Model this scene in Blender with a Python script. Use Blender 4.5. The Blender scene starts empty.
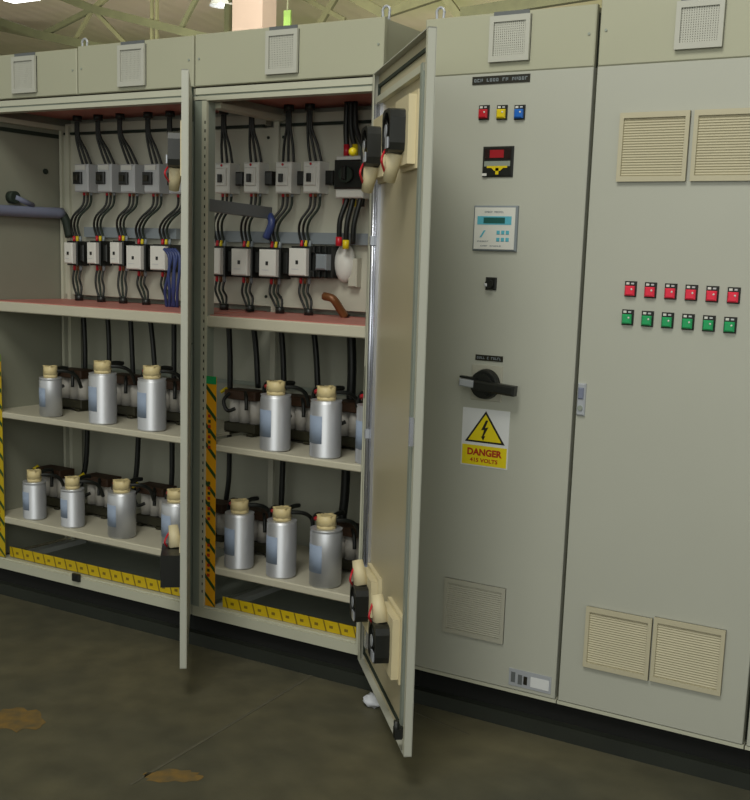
import bpy, math, random
from mathutils import Vector, Matrix
random.seed(7)
scene = bpy.context.scene
COL = scene.collection

# ------------------------------------------------------------------ camera
CP = Vector((2.8392, -3.3076, 1.5019)); YAW, PIT, ROL = 0.5473, -0.1709, 0.0324
FPX, PV = 1134.65, 55.8
_cy, _sy, _cp, _sp = math.cos(YAW), math.sin(YAW), math.cos(PIT), math.sin(PIT)
FW = Vector((-_sy*_cp, _cy*_cp, _sp)); R0 = Vector((_cy, _sy, 0)); U0 = R0.cross(FW)
RT = math.cos(ROL)*R0 + math.sin(ROL)*U0
UP = -math.sin(ROL)*R0 + math.cos(ROL)*U0
def ray(u, v): return FW + RT*((u-375)/FPX) - UP*((v-400-PV)/FPX)
def at(u, v, Y):
    d = ray(u, v); t = (Y-CP.y)/d.y; return CP + d*t
def atz(u, v, Z):
    d = ray(u, v); t = (Z-CP.z)/d.z; return CP + d*t
cam = bpy.data.cameras.new('camera'); co = bpy.data.objects.new('camera', cam); COL.objects.link(co)
m = Matrix((RT, UP, -FW)).transposed().to_4x4(); m.translation = CP
co.matrix_world = m
cam.sensor_width = 36; cam.sensor_fit = 'AUTO'; cam.lens = FPX*36/800; cam.shift_y = PV/800
cam.clip_start = .05; cam.clip_end = 200
scene.camera = co

# ------------------------------------------------------------------ materials
def lin(c):
    c /= 255.; return c/12.92 if c <= .04045 else ((c+.055)/1.055)**2.4
def rgb(r, g, b): return (lin(r), lin(g), lin(b), 1)
def mat(name, c, rough=.5, metal=0., var=.06, scale=6., bump=0., emit=None, es=1., stretch=None, c2=None, coat=0.):
    M = bpy.data.materials.new(name); M.use_nodes = True; n = M.node_tree; b = n.nodes['Principled BSDF']
    b.inputs['Roughness'].default_value = rough; b.inputs['Metallic'].default_value = metal
    if coat: b.inputs['Coat Weight'].default_value = coat
    tc = n.nodes.new('ShaderNodeTexCoord'); mp = n.nodes.new('ShaderNodeMapping'); no = n.nodes.new('ShaderNodeTexNoise')
    n.links.new(tc.outputs['Object'], mp.inputs[0]); n.links.new(mp.outputs[0], no.inputs['Vector'])
    if stretch: mp.inputs['Scale'].default_value = stretch
    no.inputs['Scale'].default_value = scale; no.inputs['Detail'].default_value = 5
    cr = n.nodes.new('ShaderNodeValToRGB'); n.links.new(no.outputs['Fac'], cr.inputs[0])
    a = rgb(*c); q = rgb(*c2) if c2 else tuple(min(1, x*(1+var)) for x in a[:3])+(1,)
    cr.color_ramp.elements[0].position = .3; cr.color_ramp.elements[1].position = .7
    cr.color_ramp.elements[0].color = tuple(x*(1-var) for x in a[:3])+(1,) if not c2 else a
    cr.color_ramp.elements[1].color = q
    n.links.new(cr.outputs[0], b.inputs['Base Color'])
    if bump:
        bp = n.nodes.new('ShaderNodeBump'); bp.inputs['Strength'].default_value = bump; bp.inputs['Distance'].default_value = .01
        n.links.new(no.outputs['Fac'], bp.inputs['Height']); n.links.new(bp.outputs[0], b.inputs['Normal'])
    if emit:
        b.inputs['Emission Color'].default_value = rgb(*emit); b.inputs['Emission Strength'].default_value = es
    return M
MT = {}
def D(k, *a, **kw): MT[k] = mat(k, *a, **kw)
D('door_paint', (178,179,168), rough=.42, var=.015, scale=3)
D('door_inner_reflect', (182,172,142), rough=.38, var=.02, scale=2)  # door paint with warm reflected light put into the inner-face colour
D('header_paint', (172,172,150), rough=.45, var=.02, scale=3)
D('frame_paint', (190,190,172), rough=.4, var=.02)
D('vent_plastic', (184,184,174), rough=.5, var=.02)
D('vent_dark', (168,166,158), rough=.7, var=.05)
D('grille_beige', (188,181,155), rough=.6, var=.02)
D('grille_beige_dark', (188,181,155), rough=.7, var=.03)
D('grille_grey', (174,172,158), rough=.6, var=.02)
D('inner_paint', (165,166,152), rough=.5, var=.03)
D('plate_paint', (186,185,170), rough=.5, var=.03)
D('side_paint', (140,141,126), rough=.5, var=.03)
D('shelf_paint', (196,191,172), rough=.45, var=.03)
D('red_sheet', (186,118,108), rough=.5, var=.1)
D('dark_gap', (35,40,30), rough=.8, var=.05)
D('gasket', (30,42,32), rough=.7, var=.05)
D('galv', (200,203,215), rough=.25, metal=.8, var=.06, scale=8, stretch=(1,1,.2))
D('hinge_post', (150,158,148), rough=.4, metal=.2, var=.04)
D('black_steel', (8,10,8), rough=.9, var=.1)
D('base_green', (32,36,29), rough=.6, var=.15)
D('black_plastic', (24,26,24), rough=.4, var=.1)
D('black_cable', (20,23,21), rough=.45, var=.1)
D('white_plastic', (214,214,208), rough=.4, var=.02)
D('grey_plastic', (188,191,194), rough=.45, var=.03)
D('bluegrey_plastic', (128,136,142), rough=.45, var=.03)
D('duct_blue', (118,124,146), rough=.5, var=.05)
D('duct_grey', (98,102,104), rough=.5, var=.05)
D('blue_wire', (52,66,118), rough=.4, var=.1)
D('cyan_tape', (95,160,160), rough=.5, var=.05)
D('red_plastic', (190,30,45), rough=.35, var=.05)
D('yellow_plastic', (220,195,25), rough=.35, var=.05)
D('blue_plastic', (30,100,190), rough=.35, var=.05)
D('green_plastic', (25,150,85), rough=.35, var=.05)
D('red_lens', (215,40,65), rough=.3, var=.05, emit=(215,40,65), es=.12)
D('green_lens', (30,160,95), rough=.3, var=.05)
D('aluminium', (196,198,204), rough=.42, metal=.6, var=.05, scale=10, stretch=(1,1,.3))
D('can_label', (150,165,190), rough=.5, var=.04)
D('cream_plastic', (218,200,150), rough=.45, var=.04)
D('cream_housing', (212,200,164), rough=.5, var=.03)
D('brown_core', (62,40,24), rough=.6, var=.2, scale=20)
D('dark_core', (40,38,22), rough=.6, var=.2, scale=20)
D('coil_white', (190,186,180), rough=.5, var=.06)
D('copper_brown', (120,78,45), rough=.4, metal=.3, var=.15)
D('sign_white', (218,220,222), rough=.45, var=.02)
D('sign_yellow', (226,206,20), rough=.45, var=.02)
D('sign_black', (30,28,18), rough=.5, var=.02)
D('sign_red', (170,40,20), rough=.5, var=.02)
D('meter_glass', (40,26,26), rough=.25, var=.1)
D('red_display', (130,20,30), rough=.4, var=.05, emit=(150,15,25), es=.25)
D('cyan_panel', (90,175,195), rough=.4, var=.03)
D('lcd', (35,90,85), rough=.3, var=.05)
D('tape_yellow', (222,158,12), rough=.45, var=.05)
D('tape_yellow2', (196,168,14), rough=.45, var=.06)
D('tape_olive', (120,100,20), rough=.5, var=.05)
D('tape_green', (30,70,28), rough=.5, var=.05)
D('floor_dark', (140,146,136), rough=.6, var=.08)
D('angle_grey', (180,184,180), rough=.5, var=.05)
D('label_silver', (178,182,190), rough=.3, metal=.2, var=.03)
D('truss_olive', (84,84,58), rough=.7, var=.12)
D('truss_dark', (66,68,45), rough=.7, var=.12)
D('wall_pink', (168,150,140), rough=.9, var=.05, scale=1.2)
D('lump_white', (205,207,215), rough=.7, var=.05, scale=30)
D('lamp_white', (235,238,240), rough=.5, var=.01, emit=(235,240,235), es=6)
D('leaf_green', (72,96,34), rough=.6, var=.2)

# concrete floor: stains, patches, joints
def floor_mat():
    M = bpy.data.materials.new('concrete_floor'); M.use_nodes = True; t = M.node_tree; N = t.nodes; L = t.links
    b = N['Principled BSDF']; tc = N.new('ShaderNodeTexCoord')
    n1 = N.new('ShaderNodeTexNoise'); n1.inputs['Scale'].default_value = 1.1; n1.inputs['Detail'].default_value = 7; n1.inputs['Roughness'].default_value = .6
    L.new(tc.outputs['Object'], n1.inputs['Vector'])
    r1 = N.new('ShaderNodeValToRGB'); L.new(n1.outputs['Fac'], r1.inputs[0])
    r1.color_ramp.elements[0].position = .32; r1.color_ramp.elements[0].color = rgb(70,70,60)
    r1.color_ramp.elements[1].position = .7; r1.color_ramp.elements[1].color = rgb(98,93,72)
    n2 = N.new('ShaderNodeTexNoise'); n2.inputs['Scale'].default_value = 9; n2.inputs['Detail'].default_value = 8
    L.new(tc.outputs['Object'], n2.inputs['Vector'])
    mx = N.new('ShaderNodeMix'); mx.data_type = 'RGBA'; mx.blend_type = 'OVERLAY'; mx.inputs[0].default_value = .35
    L.new(r1.outputs[0], mx.inputs[6]); L.new(n2.outputs['Fac'], mx.inputs[7])
    L.new(mx.outputs[2], b.inputs['Base Color'])
    b.inputs['Roughness'].default_value = .55; b.inputs['Specular IOR Level'].default_value = .3
    bp = N.new('ShaderNodeBump'); bp.inputs['Strength'].default_value = .15; bp.inputs['Distance'].default_value = .01
    L.new(n2.outputs['Fac'], bp.inputs['Height']); L.new(bp.outputs[0], b.inputs['Normal'])
    return M
MT['concrete_floor'] = floor_mat()
def sheet_mat():
    M = bpy.data.materials.new('roof_sheet'); M.use_nodes = True; t = M.node_tree; N = t.nodes; L = t.links
    b = N['Principled BSDF']; tc = N.new('ShaderNodeTexCoord')
    n1 = N.new('ShaderNodeTexNoise'); n1.inputs['Scale'].default_value = .35; n1.inputs['Detail'].default_value = 3
    L.new(tc.outputs['Object'], n1.inputs['Vector'])
    r1 = N.new('ShaderNodeValToRGB'); L.new(n1.outputs['Fac'], r1.inputs[0])
    r1.color_ramp.elements[0].position = .35; r1.color_ramp.elements[0].color = rgb(176,180,130)
    r1.color_ramp.elements[1].position = .62; r1.color_ramp.elements[1].color = rgb(216,204,178)
    w = N.new('ShaderNodeTexWave'); w.bands_direction = 'X'; w.inputs['Scale'].default_value = 1.2
    L.new(tc.outputs['Object'], w.inputs['Vector'])
    bp = N.new('ShaderNodeBump'); bp.inputs['Strength'].default_value = .15; bp.inputs['Distance'].default_value = .02
    L.new(w.outputs['Fac'], bp.inputs['Height']); L.new(bp.outputs[0], b.inputs['Normal'])
    L.new(r1.outputs[0], b.inputs['Base Color']); b.inputs['Roughness'].default_value = .8
    return M
MT['roof_sheet'] = sheet_mat()

# ------------------------------------------------------------------ mesh helpers
class MB:
    def __init__(s, T=None): s.v = []; s.f = []; s.m = []; s.sm = []; s.T = T; s.mats = []
    def mi(s, k):
        if k not in s.mats: s.mats.append(k)
        return s.mats.index(k)
    def pt(s, p):
        s.v.append(tuple(s.T(*p)) if s.T else tuple(p)); return len(s.v)-1
    def face(s, ids, k, smooth=False): s.f.append(ids); s.m.append(s.mi(k)); s.sm.append(smooth)
    def box(s, x0, x1, y0, y1, z0, z1, k):
        i = [s.pt(p) for p in ((x0,y0,z0),(x1,y0,z0),(x1,y1,z0),(x0,y1,z0),(x0,y0,z1),(x1,y0,z1),(x1,y1,z1),(x0,y1,z1))]
        for a in ((0,3,2,1),(4,5,6,7),(0,1,5,4),(1,2,6,5),(2,3,7,6),(3,0,4,7)): s.face([i[q] for q in a], k)
        return s
    def bbox(s, x0, x1, y0, y1, z0, z1, k, c=.004):
        # box whose front (-y) face has chamfered edges
        c = min(c, (x1-x0)*.3, (z1-z0)*.3, (y1-y0)*.5)
        o = [s.pt(p) for p in ((x0,y1,z0),(x1,y1,z0),(x1,y1,z1),(x0,y1,z1))]
        n = [s.pt(p) for p in ((x0,y0+c,z0),(x1,y0+c,z0),(x1,y0+c,z1),(x0,y0+c,z1))]
        e = [s.pt(p) for p in ((x0+c,y0,z0+c),(x1-c,y0,z0+c),(x1-c,y0,z1-c),(x0+c,y0,z1-c))]
        for j in range(4):
            q = (j+1) % 4
            s.face([o[j],o[q],n[q],n[j]], k); s.face([n[j],n[q],e[q],e[j]], k)
        s.face(e, k); s.face(o[::-1], k); return s
    def cyl(s, a, b, r, k, r2=None, n=16, caps=True):
        a = Vector(a); b = Vector(b); r2 = r if r2 is None else r2
        d = (b-a).normalized(); h = Vector((0,0,1)) if abs(d.z) < .9 else Vector((1,0,0))
        p = d.cross(h).normalized(); q = d.cross(p)
        A = []; B = []
        for i in range(n):
            t = 2*math.pi*i/n; w = p*math.cos(t)+q*math.sin(t)
            A.append(s.pt(a+w*r)); B.append(s.pt(b+w*r2))
        for i in range(n):
            j = (i+1) % n; s.face([A[i],A[j],B[j],B[i]], k, True)
        if caps: s.face(A[::-1], k); s.face(B, k)
        return s
    def tube(s, P, r, k, n=7, sub=5, caps=True):
        P = [Vector(p) for p in P]
        if len(P) > 2 and sub > 1:
            Q = []
            for i in range(len(P)-1):
                p0 = P[max(i-1,0)]; p1 = P[i]; p2 = P[i+1]; p3 = P[min(i+2,len(P)-1)]
                for j in range(sub):
                    t = j/sub
                    Q.append(.5*((2*p1)+(p2-p0)*t+(2*p0-5*p1+4*p2-p3)*t*t+(3*p1-p0-3*p2+p3)*t**3))
            Q.append(P[-1]); P = Q
        rings = []; ref = Vector((.31,.87,.37))
        for i, p in enumerate(P):
            d = (P[min(i+1,len(P)-1)]-P[max(i-1,0)])
            d = d.normalized() if d.length > 1e-9 else Vector((0,0,1))
            a = d.cross(ref)
            if a.length < .05: a = d.cross(Vector((1,0,0)))
            a.normalize(); b = d.cross(a)
            rings.append([s.pt(p+(a*math.cos(2*math.pi*q/n)+b*math.sin(2*math.pi*q/n))*r) for q in range(n)])
        for A, B in zip(rings, rings[1:]):
            for i in range(n):
                j = (i+1) % n; s.face([A[i],A[j],B[j],B[i]], k, True)
        if caps: s.face(rings[0][::-1], k); s.face(rings[-1], k)
        return s
    def prism(s, pts, y0, y1, k):   # polygon in (x,z), extruded y0 (front) .. y1
        a = [s.pt((x,y0,z)) for x, z in pts]; b = [s.pt((x,y1,z)) for x, z in pts]; n = len(pts)
        s.face(a, k); s.face(b[::-1], k)
        for i in range(n): s.face([a[i],b[i],b[(i+1)%n],a[(i+1)%n]], k)
        return s
    def ball(s, c, r, k, n=12, m=7, sq=(1,1,1)):
        c = Vector(c); R = []
        for i in range(m+1):
            ph = math.pi*i/m; R.append([s.pt(c+Vector((r*sq[0]*math.sin(ph)*math.cos(2*math.pi*j/n), r*sq[1]*math.sin(ph)*math.sin(2*math.pi*j/n), r*sq[2]*math.cos(ph)))) for j in range(n)])
        for A, B in zip(R, R[1:]):
            for i in range(n): s.face([A[i],B[i],B[(i+1)%n],A[(i+1)%n]], k, True)
        return s
    def build(s, name, parent=None, base=None, label=None, loc=None):
        """base: world position the vertices are measured from (the root thing's place)"""
        r = parent
        while r is not None and r.parent is not None: r = r.parent
        off = Vector(base) if base is not None else (Vector(r.location) if r is not None else Vector((0,0,0)))
        me = bpy.data.meshes.new(name)
        me.from_pydata([tuple(Vector(v)-off) for v in s.v], [], s.f)
        for k in s.mats: me.materials.append(MT[k])
        me.polygons.foreach_set('material_index', s.m); me.polygons.foreach_set('use_smooth', s.sm)
        me.update()
        import bmesh
        bm = bmesh.new(); bm.from_mesh(me); bmesh.ops.remove_doubles(bm, verts=bm.verts, dist=1e-6)
        bmesh.ops.recalc_face_normals(bm, faces=bm.faces); bm.to_mesh(me); bm.free()
        o = bpy.data.objects.new(name, me); COL.objects.link(o)
        if parent is not None: o.parent = parent
        elif base is not None: o.location = base
        if label: o['label'] = label
        return o
def tag(o, label, cat, group=None):
    o['label'] = label; o['category'] = cat
    if group: o['group'] = group
    return o
def thing(name, loc, label, cat, group=None):
    o = bpy.data.objects.new(name, None); COL.objects.link(o); o.location = loc; o.empty_display_size = .1
    return tag(o, label, cat, group)
def struct(o): o['kind'] = 'structure'; return o
def copy_tree(o, parent=None, top=True):
    c = o.copy(); COL.objects.link(c)
    if not top: c.parent = parent
    for ch in list(o.children): copy_tree(ch, c, False)
    return c
def place(proto, first, loc, label, scale=None):
    o = proto if first else copy_tree(proto)
    o.location = loc; o['label'] = label
    if scale: o.scale = scale
    return o

def glyph_strip(m, x0, x1, z0, z1, y, k, words):
    """rows of small strokes standing for lettering too small to read"""
    n = sum(words)+len(words)-1; w = (x1-x0)/n; x = x0; random.seed(len(words)*13+n)
    for q in words:
        for i in range(q):
            h = (z1-z0)
            m.box(x+w*.12, x+w*.34, y-.0006, y, z0, z1, k)
            if random.random() < .7: m.box(x+w*.34, x+w*.8, y-.0006, y, z1-h*.25, z1, k)
            if random.random() < .6: m.box(x+w*.34, x+w*.8, y-.0006, y, z0, z0+h*.25, k)
            if random.random() < .6: m.box(x+w*.6, x+w*.82, y-.0006, y, z0+h*.2, z1, k)
            x += w
        x += w
def text(parent, s, x, z, size, y, k, bold=.0, width=None, T=None):
    cu = bpy.data.curves.new('t', 'FONT'); cu.body = s; cu.size = size; cu.align_x = 'CENTER'; cu.align_y = 'CENTER'; cu.offset = bold; cu.extrude = .0004; cu.resolution_u = 3
    o = bpy.data.objects.new('t', cu); COL.objects.link(o)
    bpy.context.view_layer.update()
    me = bpy.data.meshes.new_from_object(o.evaluated_get(bpy.context.evaluated_depsgraph_get()))
    bpy.data.objects.remove(o)
    r = parent
    while r.parent is not None: r = r.parent
    xs = [v.co.x for v in me.vertices]; w = max(xs)-min(xs); sx = (width/w) if width else 1
    for v in me.vertices:
        a, b, c = v.co; v.co = Vector((x+a*sx, y-c, z+b)) - Vector(r.location)
    me.materials.clear(); me.materials.append(MT[k])
    t = bpy.data.objects.new('lettering', me); COL.objects.link(t); t.parent = parent
    return t

# ------------------------------------------------------------------ setting
FZ = -.02
f = MB(); f.box(-40, 12, -9, 18, FZ-.2, FZ, 'concrete_floor'); struct(f.build('floor'))
# slab joints: shallow grooves filled with dark dirt
def joint(p, q, w, k, n):
    a = atz(*p, FZ); b = atz(*q, FZ); d = (b-a).normalized(); s = Vector((-d.y, d.x, 0))*w
    m = MB(); i = [m.pt(v+Vector((0,0,h))) for h in (.0005,.0012) for v in (a-s, b-s, b+s, a+s)]
    for c in ((3,2,1,0),(4,5,6,7),(0,1,5,4),(1,2,6,5),(2,3,7,6),(3,0,4,7)): m.face([i[x] for x in c], k)
    return struct(m.build('trim_%d' % n))
D('joint_dirt', (86,83,68), rough=.8, var=.1, scale=20)
joint((130, 785), (318, 672), .006, 'joint_dirt', 1)
joint((318, 672), (470, 735), .003, 'joint_dirt', 2)
def blot(name, u, v, ru, rv, k, label, seed=1, n=26):
    random.seed(seed); c = atz(u, v, FZ); m = MB(); R = []
    for i in range(n):
        t = 2*math.pi*i/n; q = .7+.35*random.random()
        p = atz(u+ru*q*math.cos(t), v+rv*q*math.sin(t), FZ); R.append(p)
    a = [m.pt(p+Vector((0,0,.0004))) for p in R]; b = [m.pt(p+Vector((0,0,.0012))) for p in R]
    m.face(b, k); m.face(a[::-1], k)
    for i in range(n): m.face([a[i], a[(i+1)%n], b[(i+1)%n], b[i]], k)
    return tag(m.build(name, base=c), label, 'floor stain')
D('paint_ochre', (132,102,44), rough=.8, var=.25, scale=22, c2=(92,82,56))
blot('paint_spill', 20, 720, 30, 13, 'paint_ochre', 'ochre yellow paint spill on the concrete at the far left', 3)
blot('paint_spill', 172, 776, 34, 7, 'paint_ochre', 'long faint ochre paint mark on the concrete below the left open door', 5)

# roof
r = MB()
i = [r.pt(p) for p in ((-40,-9,7.0),(12,-9,7.0),(12,18,4.6),(-40,18,4.6),(-40,-9,7.1),(12,-9,7.1),(12,18,4.7),(-40,18,4.7))]
for a in ((0,3,2,1),(4,5,6,7),(0,1,5,4),(1,2,6,5),(2,3,7,6),(3,0,4,7)): r.face([i[q] for q in a], 'roof_sheet')
struct(r.build('ceiling'))
w = MB(); w.box(-40, 12, 17.8, 18, FZ, 4.7, 'wall_pink'); struct(w.build('wall_back'))

def truss(Y, label, segs, cat='roof truss'):
    a = at(100, 20, Y); t = thing('roof_truss', (a.x, Y, a.z), label, cat, 'roof trusses above the cabinets')
    for nm, p, q, rr, k in segs:
        A = at(*p, Y); B = at(*q, Y); m = MB(); d = (B-A).normalized(); n = Vector((d.z,0,-d.x))*rr; y = Vector((0,rr*.7,0))
        i = [m.pt(v) for v in (A-n-y, A+n-y, A+n+y, A-n+y, B-n-y, B+n-y, B+n+y, B-n+y)]
        for c in ((0,1,2,3),(7,6,5,4),(0,4,5,1),(1,5,6,2),(2,6,7,3),(3,7,4,0)): m.face([i[x] for x in c], k)
        m.build(nm, t)
    return t
truss(8, 'olive steel roof truss with fanned webs above the left cabinet', [
    ('chord', (-40,8), (40,35), .05, 'truss_dark'), ('chord', (40,35), (160,60), .055, 'truss_dark'),
    ('chord', (40,-12), (93,9), .05, 'truss_dark'), ('chord', (93,9), (240,46), .05, 'truss_dark'),
    ('web', (93,9), (44,34), .035, 'truss_dark'), ('web', (93,9), (74,42), .025, 'truss_olive'), ('web', (93,9), (128,46), .025, 'truss_olive'),
    ('web', (199,-6), (178,34), .03, 'truss_dark'), ('web', (128,-20), (93,9), .035, 'truss_olive'),
    ('post', (152,-30), (152,60), .02, 'truss_olive'), ('post', (157,-30), (157,60), .02, 'truss_olive')])
truss(10, 'olive steel roof truss with slanting webs seen over the tall right cabinets', [
    ('chord', (336,-12), (384,14), .06, 'truss_olive'), ('chord', (384,14), (450,-8), .055, 'truss_olive'), ('web', (338,-6), (314,34), .04, 'truss_olive'),
    ('web', (264,-6), (256,14), .06, 'truss_olive'), ('chord', (-60,16), (60,40), .05, 'truss_olive'),
    ('web', (300,-4), (345,20), .03, 'truss_olive'), ('web', (440,-10), (462,20), .05, 'truss_olive'), ('chord', (462,14), (640,-14), .07, 'truss_dark'), ('web', (236,-10), (250,40), .03, 'truss_olive')])
# pale column behind the middle cabinet
a = at(232, 40, 9); b = at(262, 40, 9)
m = MB(); m.box(a.x, b.x, 9, 9.3, FZ, 5.38, 'wall_pink'); struct(m.build('wall_pillar'))
a = at(231, 40, 9); m = MB(); m.box(a.x-.08, a.x, 8.95, 9.3, FZ, 5.38, 'truss_dark'); struct(m.build('trim_3'))
# hanging plant / green tag
a = at(287, 16, 7); t = thing('hanging_tag', (a.x, 7, a.z), 'small bright green strip hanging under the roof above the middle vent', 'tag')
m = MB(); m.box(a.x-.045, a.x+.045, 7, 7.02, a.z-.12, a.z+.06, 'leaf_green'); m.build('strip', t)
m = MB(); m.cyl((a.x,7.01,a.z+.04), (a.x,7.01,5.4), .012, 'truss_dark', n=6); m.build('cord', t)
# high bay lamp at far left top
a = at(22, -1, 9); t = thing('ceiling_lamp', (a.x, 9, a.z), 'bright white strip lamp under the roof at the far left', 'lamp')
m = MB(); m.box(a.x-.28, a.x+.28, 8.9, 9.1, a.z-.02, a.z+.1, 'lamp_white'); m.build('diffuser', t)
m = MB(); m.cyl((a.x,9,a.z+.1), (a.x,9,5.35), .015, 'truss_dark', n=6); m.build('hanging_rod', t)
a = at(222, 6, 9); t = thing('ceiling_lamp', (a.x, 9, a.z), 'round glass high bay lamp hanging above the left end of the middle cabinet', 'lamp')
m = MB(); m.cyl((a.x,9,a.z+.22), (a.x,9,a.z), .08, 'grey_plastic', r2=.17, n=20, caps=False); m.build('reflector', t)
m = MB(); m.ball((a.x,9,a.z+.04), .05, 'lamp_white'); m.build('bulb', t)
m = MB(); m.cyl((a.x,9,a.z+.2), (a.x,9,5.35), .015, 'truss_dark', n=6); m.build('hanging_rod', t)

# steel base channel under all cabinets
t = thing('base_channel', (.5, .2, FZ), 'long black steel base channel under the whole row of cabinets', 'base')
m = MB(); m.box(-1.8, 2.8, .03, .55, .03, .1, 'black_steel'); m.build('web', t)
m = MB(); m.box(-1.8, 2.8, -.005, .57, FZ, .03, 'base_green'); m.build('flange', t)

# ------------------------------------------------------------------ cabinets
def air_vent(parent, xc, z0, z1, w=.135, y=0, base=None, hood=True, letters=False):
    m = MB(); x0, x1 = xc-w/2, xc+w/2; d = .014
    m.box(x0, x1, y-.004, y, z0, z1, 'vent_dark')
    for a in ((x0,x0+.014,z0,z1),(x1-.014,x1,z0,z1),(x0+.014,x1-.014,z0,z0+.018),(x0+.014,x1-.014,z1-.018,z1)): m.box(a[0],a[1],y-d,y,a[2],a[3],'vent_plastic')
    n = 15
    for i in range(n):
        x = x0+.016+(w-.032)*(i+.5)/n; m.box(x-.0022, x+.0022, y-.009, y-.003, z0+.018, z1-.018, 'vent_plastic')
    for i in range(14):
        z = z0+.02+(z1-z0-.04)*(i+.5)/14; m.box(x0+.014, x1-.014, y-.008, y-.004, z-.0022, z+.0022, 'vent_plastic')
    o = m.build('air_vent', parent)
    if hood:
        m = MB(); m.box(x0+.008, x1-.008, y-.003, y, z1+.001, z1+.014, 'duct_grey'); m.build('nameplate', parent, label='dark strip above the vent')
    return o
def header(root, x0, x1, z0, z1, vx, vz0, vz1, depth=.56, side=False):
    m = MB(); m.bbox(x0, x1, 0, .02, z0, z1, 'header_paint', .003); m.box(x0+.004, x1-.004, .02, depth, z0+.012, z1-.004, 'header_paint')
    h = m.build('header_panel', root); air_vent(h, vx, vz0, vz1)
    for x in (x0+.02, x1-.02):
        MB().cyl((x,-.003,(z0+z1)/2+.005), (x,.001,(z0+z1)/2+.005), .004, 'hinge_post', n=10).build('screw', h)
    return h
def eye(root, x, z):
    m = MB(); P = [(x+.013*math.cos(t), .06, z+.028+.022*math.sin(t)) for t in [math.pi*(-.25)+1.5*math.pi*i/14 for i in range(15)]]
    P = [(x-.011,.06,z)] + [(x-.013,.06,z+.028)] + [(x+.014*math.cos(t),.06,z+.03+.016*math.sin(t)) for t in [math.pi*(1-i/8) for i in range(9)]] + [(x+.013,.06,z+.028),(x+.011,.06,z)]
    m.tube(P, .0045, 'label_silver', sub=2); m.cyl((x,.06,z-.002),(x,.06,z+.006),.016,'label_silver'); m.build('lifting_eye', root)

def open_cabinet(label, x0, x1, left_wall, right_wall, shelves, plate_x, hdrs, cat='electrical cabinet'):
    root = thing('capacitor_cabinet', ((x0+x1)/2, .3, .1), label, cat, 'open capacitor bank cabinets')
    for h in hdrs: header(root, *h)
    X0, X1 = x0+.004, x1-.004
    m = MB(); m.box(X0, X1, .004, .045, 2.075, 2.097, 'frame_paint'); m.box(X0, X1, 0, .045, 2.052, 2.068, 'frame_paint'); m.box(X0, X1, .012, .045, 2.068, 2.075, 'hinge_post'); m.build('top_rail', root)
    m = MB(); m.box(X0, X1, 0, .03, .1, .14, 'frame_paint'); m.box(X0, X1, .012, .05, .14, .146, 'frame_paint'); m.build('bottom_rail', root)
    m = MB(); m.box(X0, X1, .02, .55, .1, .118, 'floor_dark'); m.build('floor_panel', root)
    m = MB(); m.box(X0, X1, .52, .54, .118, 2.084, 'inner_paint'); m.build('back_panel', root)
    m = MB(); m.box(X0, X1, .045, .56, 2.084, 2.102, 'red_sheet'); m.build('roof_panel', root, label='red-brown roof sheet inside the cabinet')
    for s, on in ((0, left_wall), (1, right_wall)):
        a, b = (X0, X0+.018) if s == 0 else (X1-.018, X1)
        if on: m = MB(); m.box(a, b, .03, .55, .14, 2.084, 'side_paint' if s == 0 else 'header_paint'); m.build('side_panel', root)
    px0, px1 = plate_x
    m = MB(); m.bbox(px0, px1, .455, .46, 1.30, 2.01, 'plate_paint', .002)
    for x in (px0+.03, px1-.03):
        for z in (1.34, 1.97): m.cyl((x,.45,z),(x,.456,z),.006,'gasket',n=8)
    m.build('mounting_plate', root)
    # backing sheet joints below
    m = MB(); m.box(px0-.02, px1+.02, .505, .519, .96, .975, 'hinge_post'); m.build('rear_crossbar', root)
    for z, hh, red in shelves:
        m = MB(); m.bbox(x0+.02, x1-.02, .012, .04, z-hh, z, 'shelf_paint', .004); m.box(x0+.02, x1-.02, .04, .5, z-.012, z-.002, 'shelf_paint')
        s = m.build('shelf', root)
        if red:
            m = MB(); m.box(x0+.03, x1-.03, .028, .5, z-.002, z+.003, 'red_sheet'); m.build('insulating_sheet', s, label='red-brown insulating sheet on the top shelf')
    return root
ZB = (( 1.276,.042,True), (.80,.026,False), (.335,.03,False))
ZC = (( 1.276,.042,True), (.79,.026,False), (.31,.03,False))
ab = open_cabinet('long open cabinet at the far left with two vents in its header', -1.2, 0, True, False, ZB, (-1.16,.03),
    [(-1.197,-.597,2.103,2.276,-.885,2.12,2.262), (-.590,-.004,2.103,2.282,-.30,2.118,2.268)])
cc = open_cabinet('open cabinet between the two opened doors with orange marking tape on its left post', 0, .81, False, True, ZC, (.045,.79),
    [(.004,.806,2.103,2.284,.40,2.125,2.27)])
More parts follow.
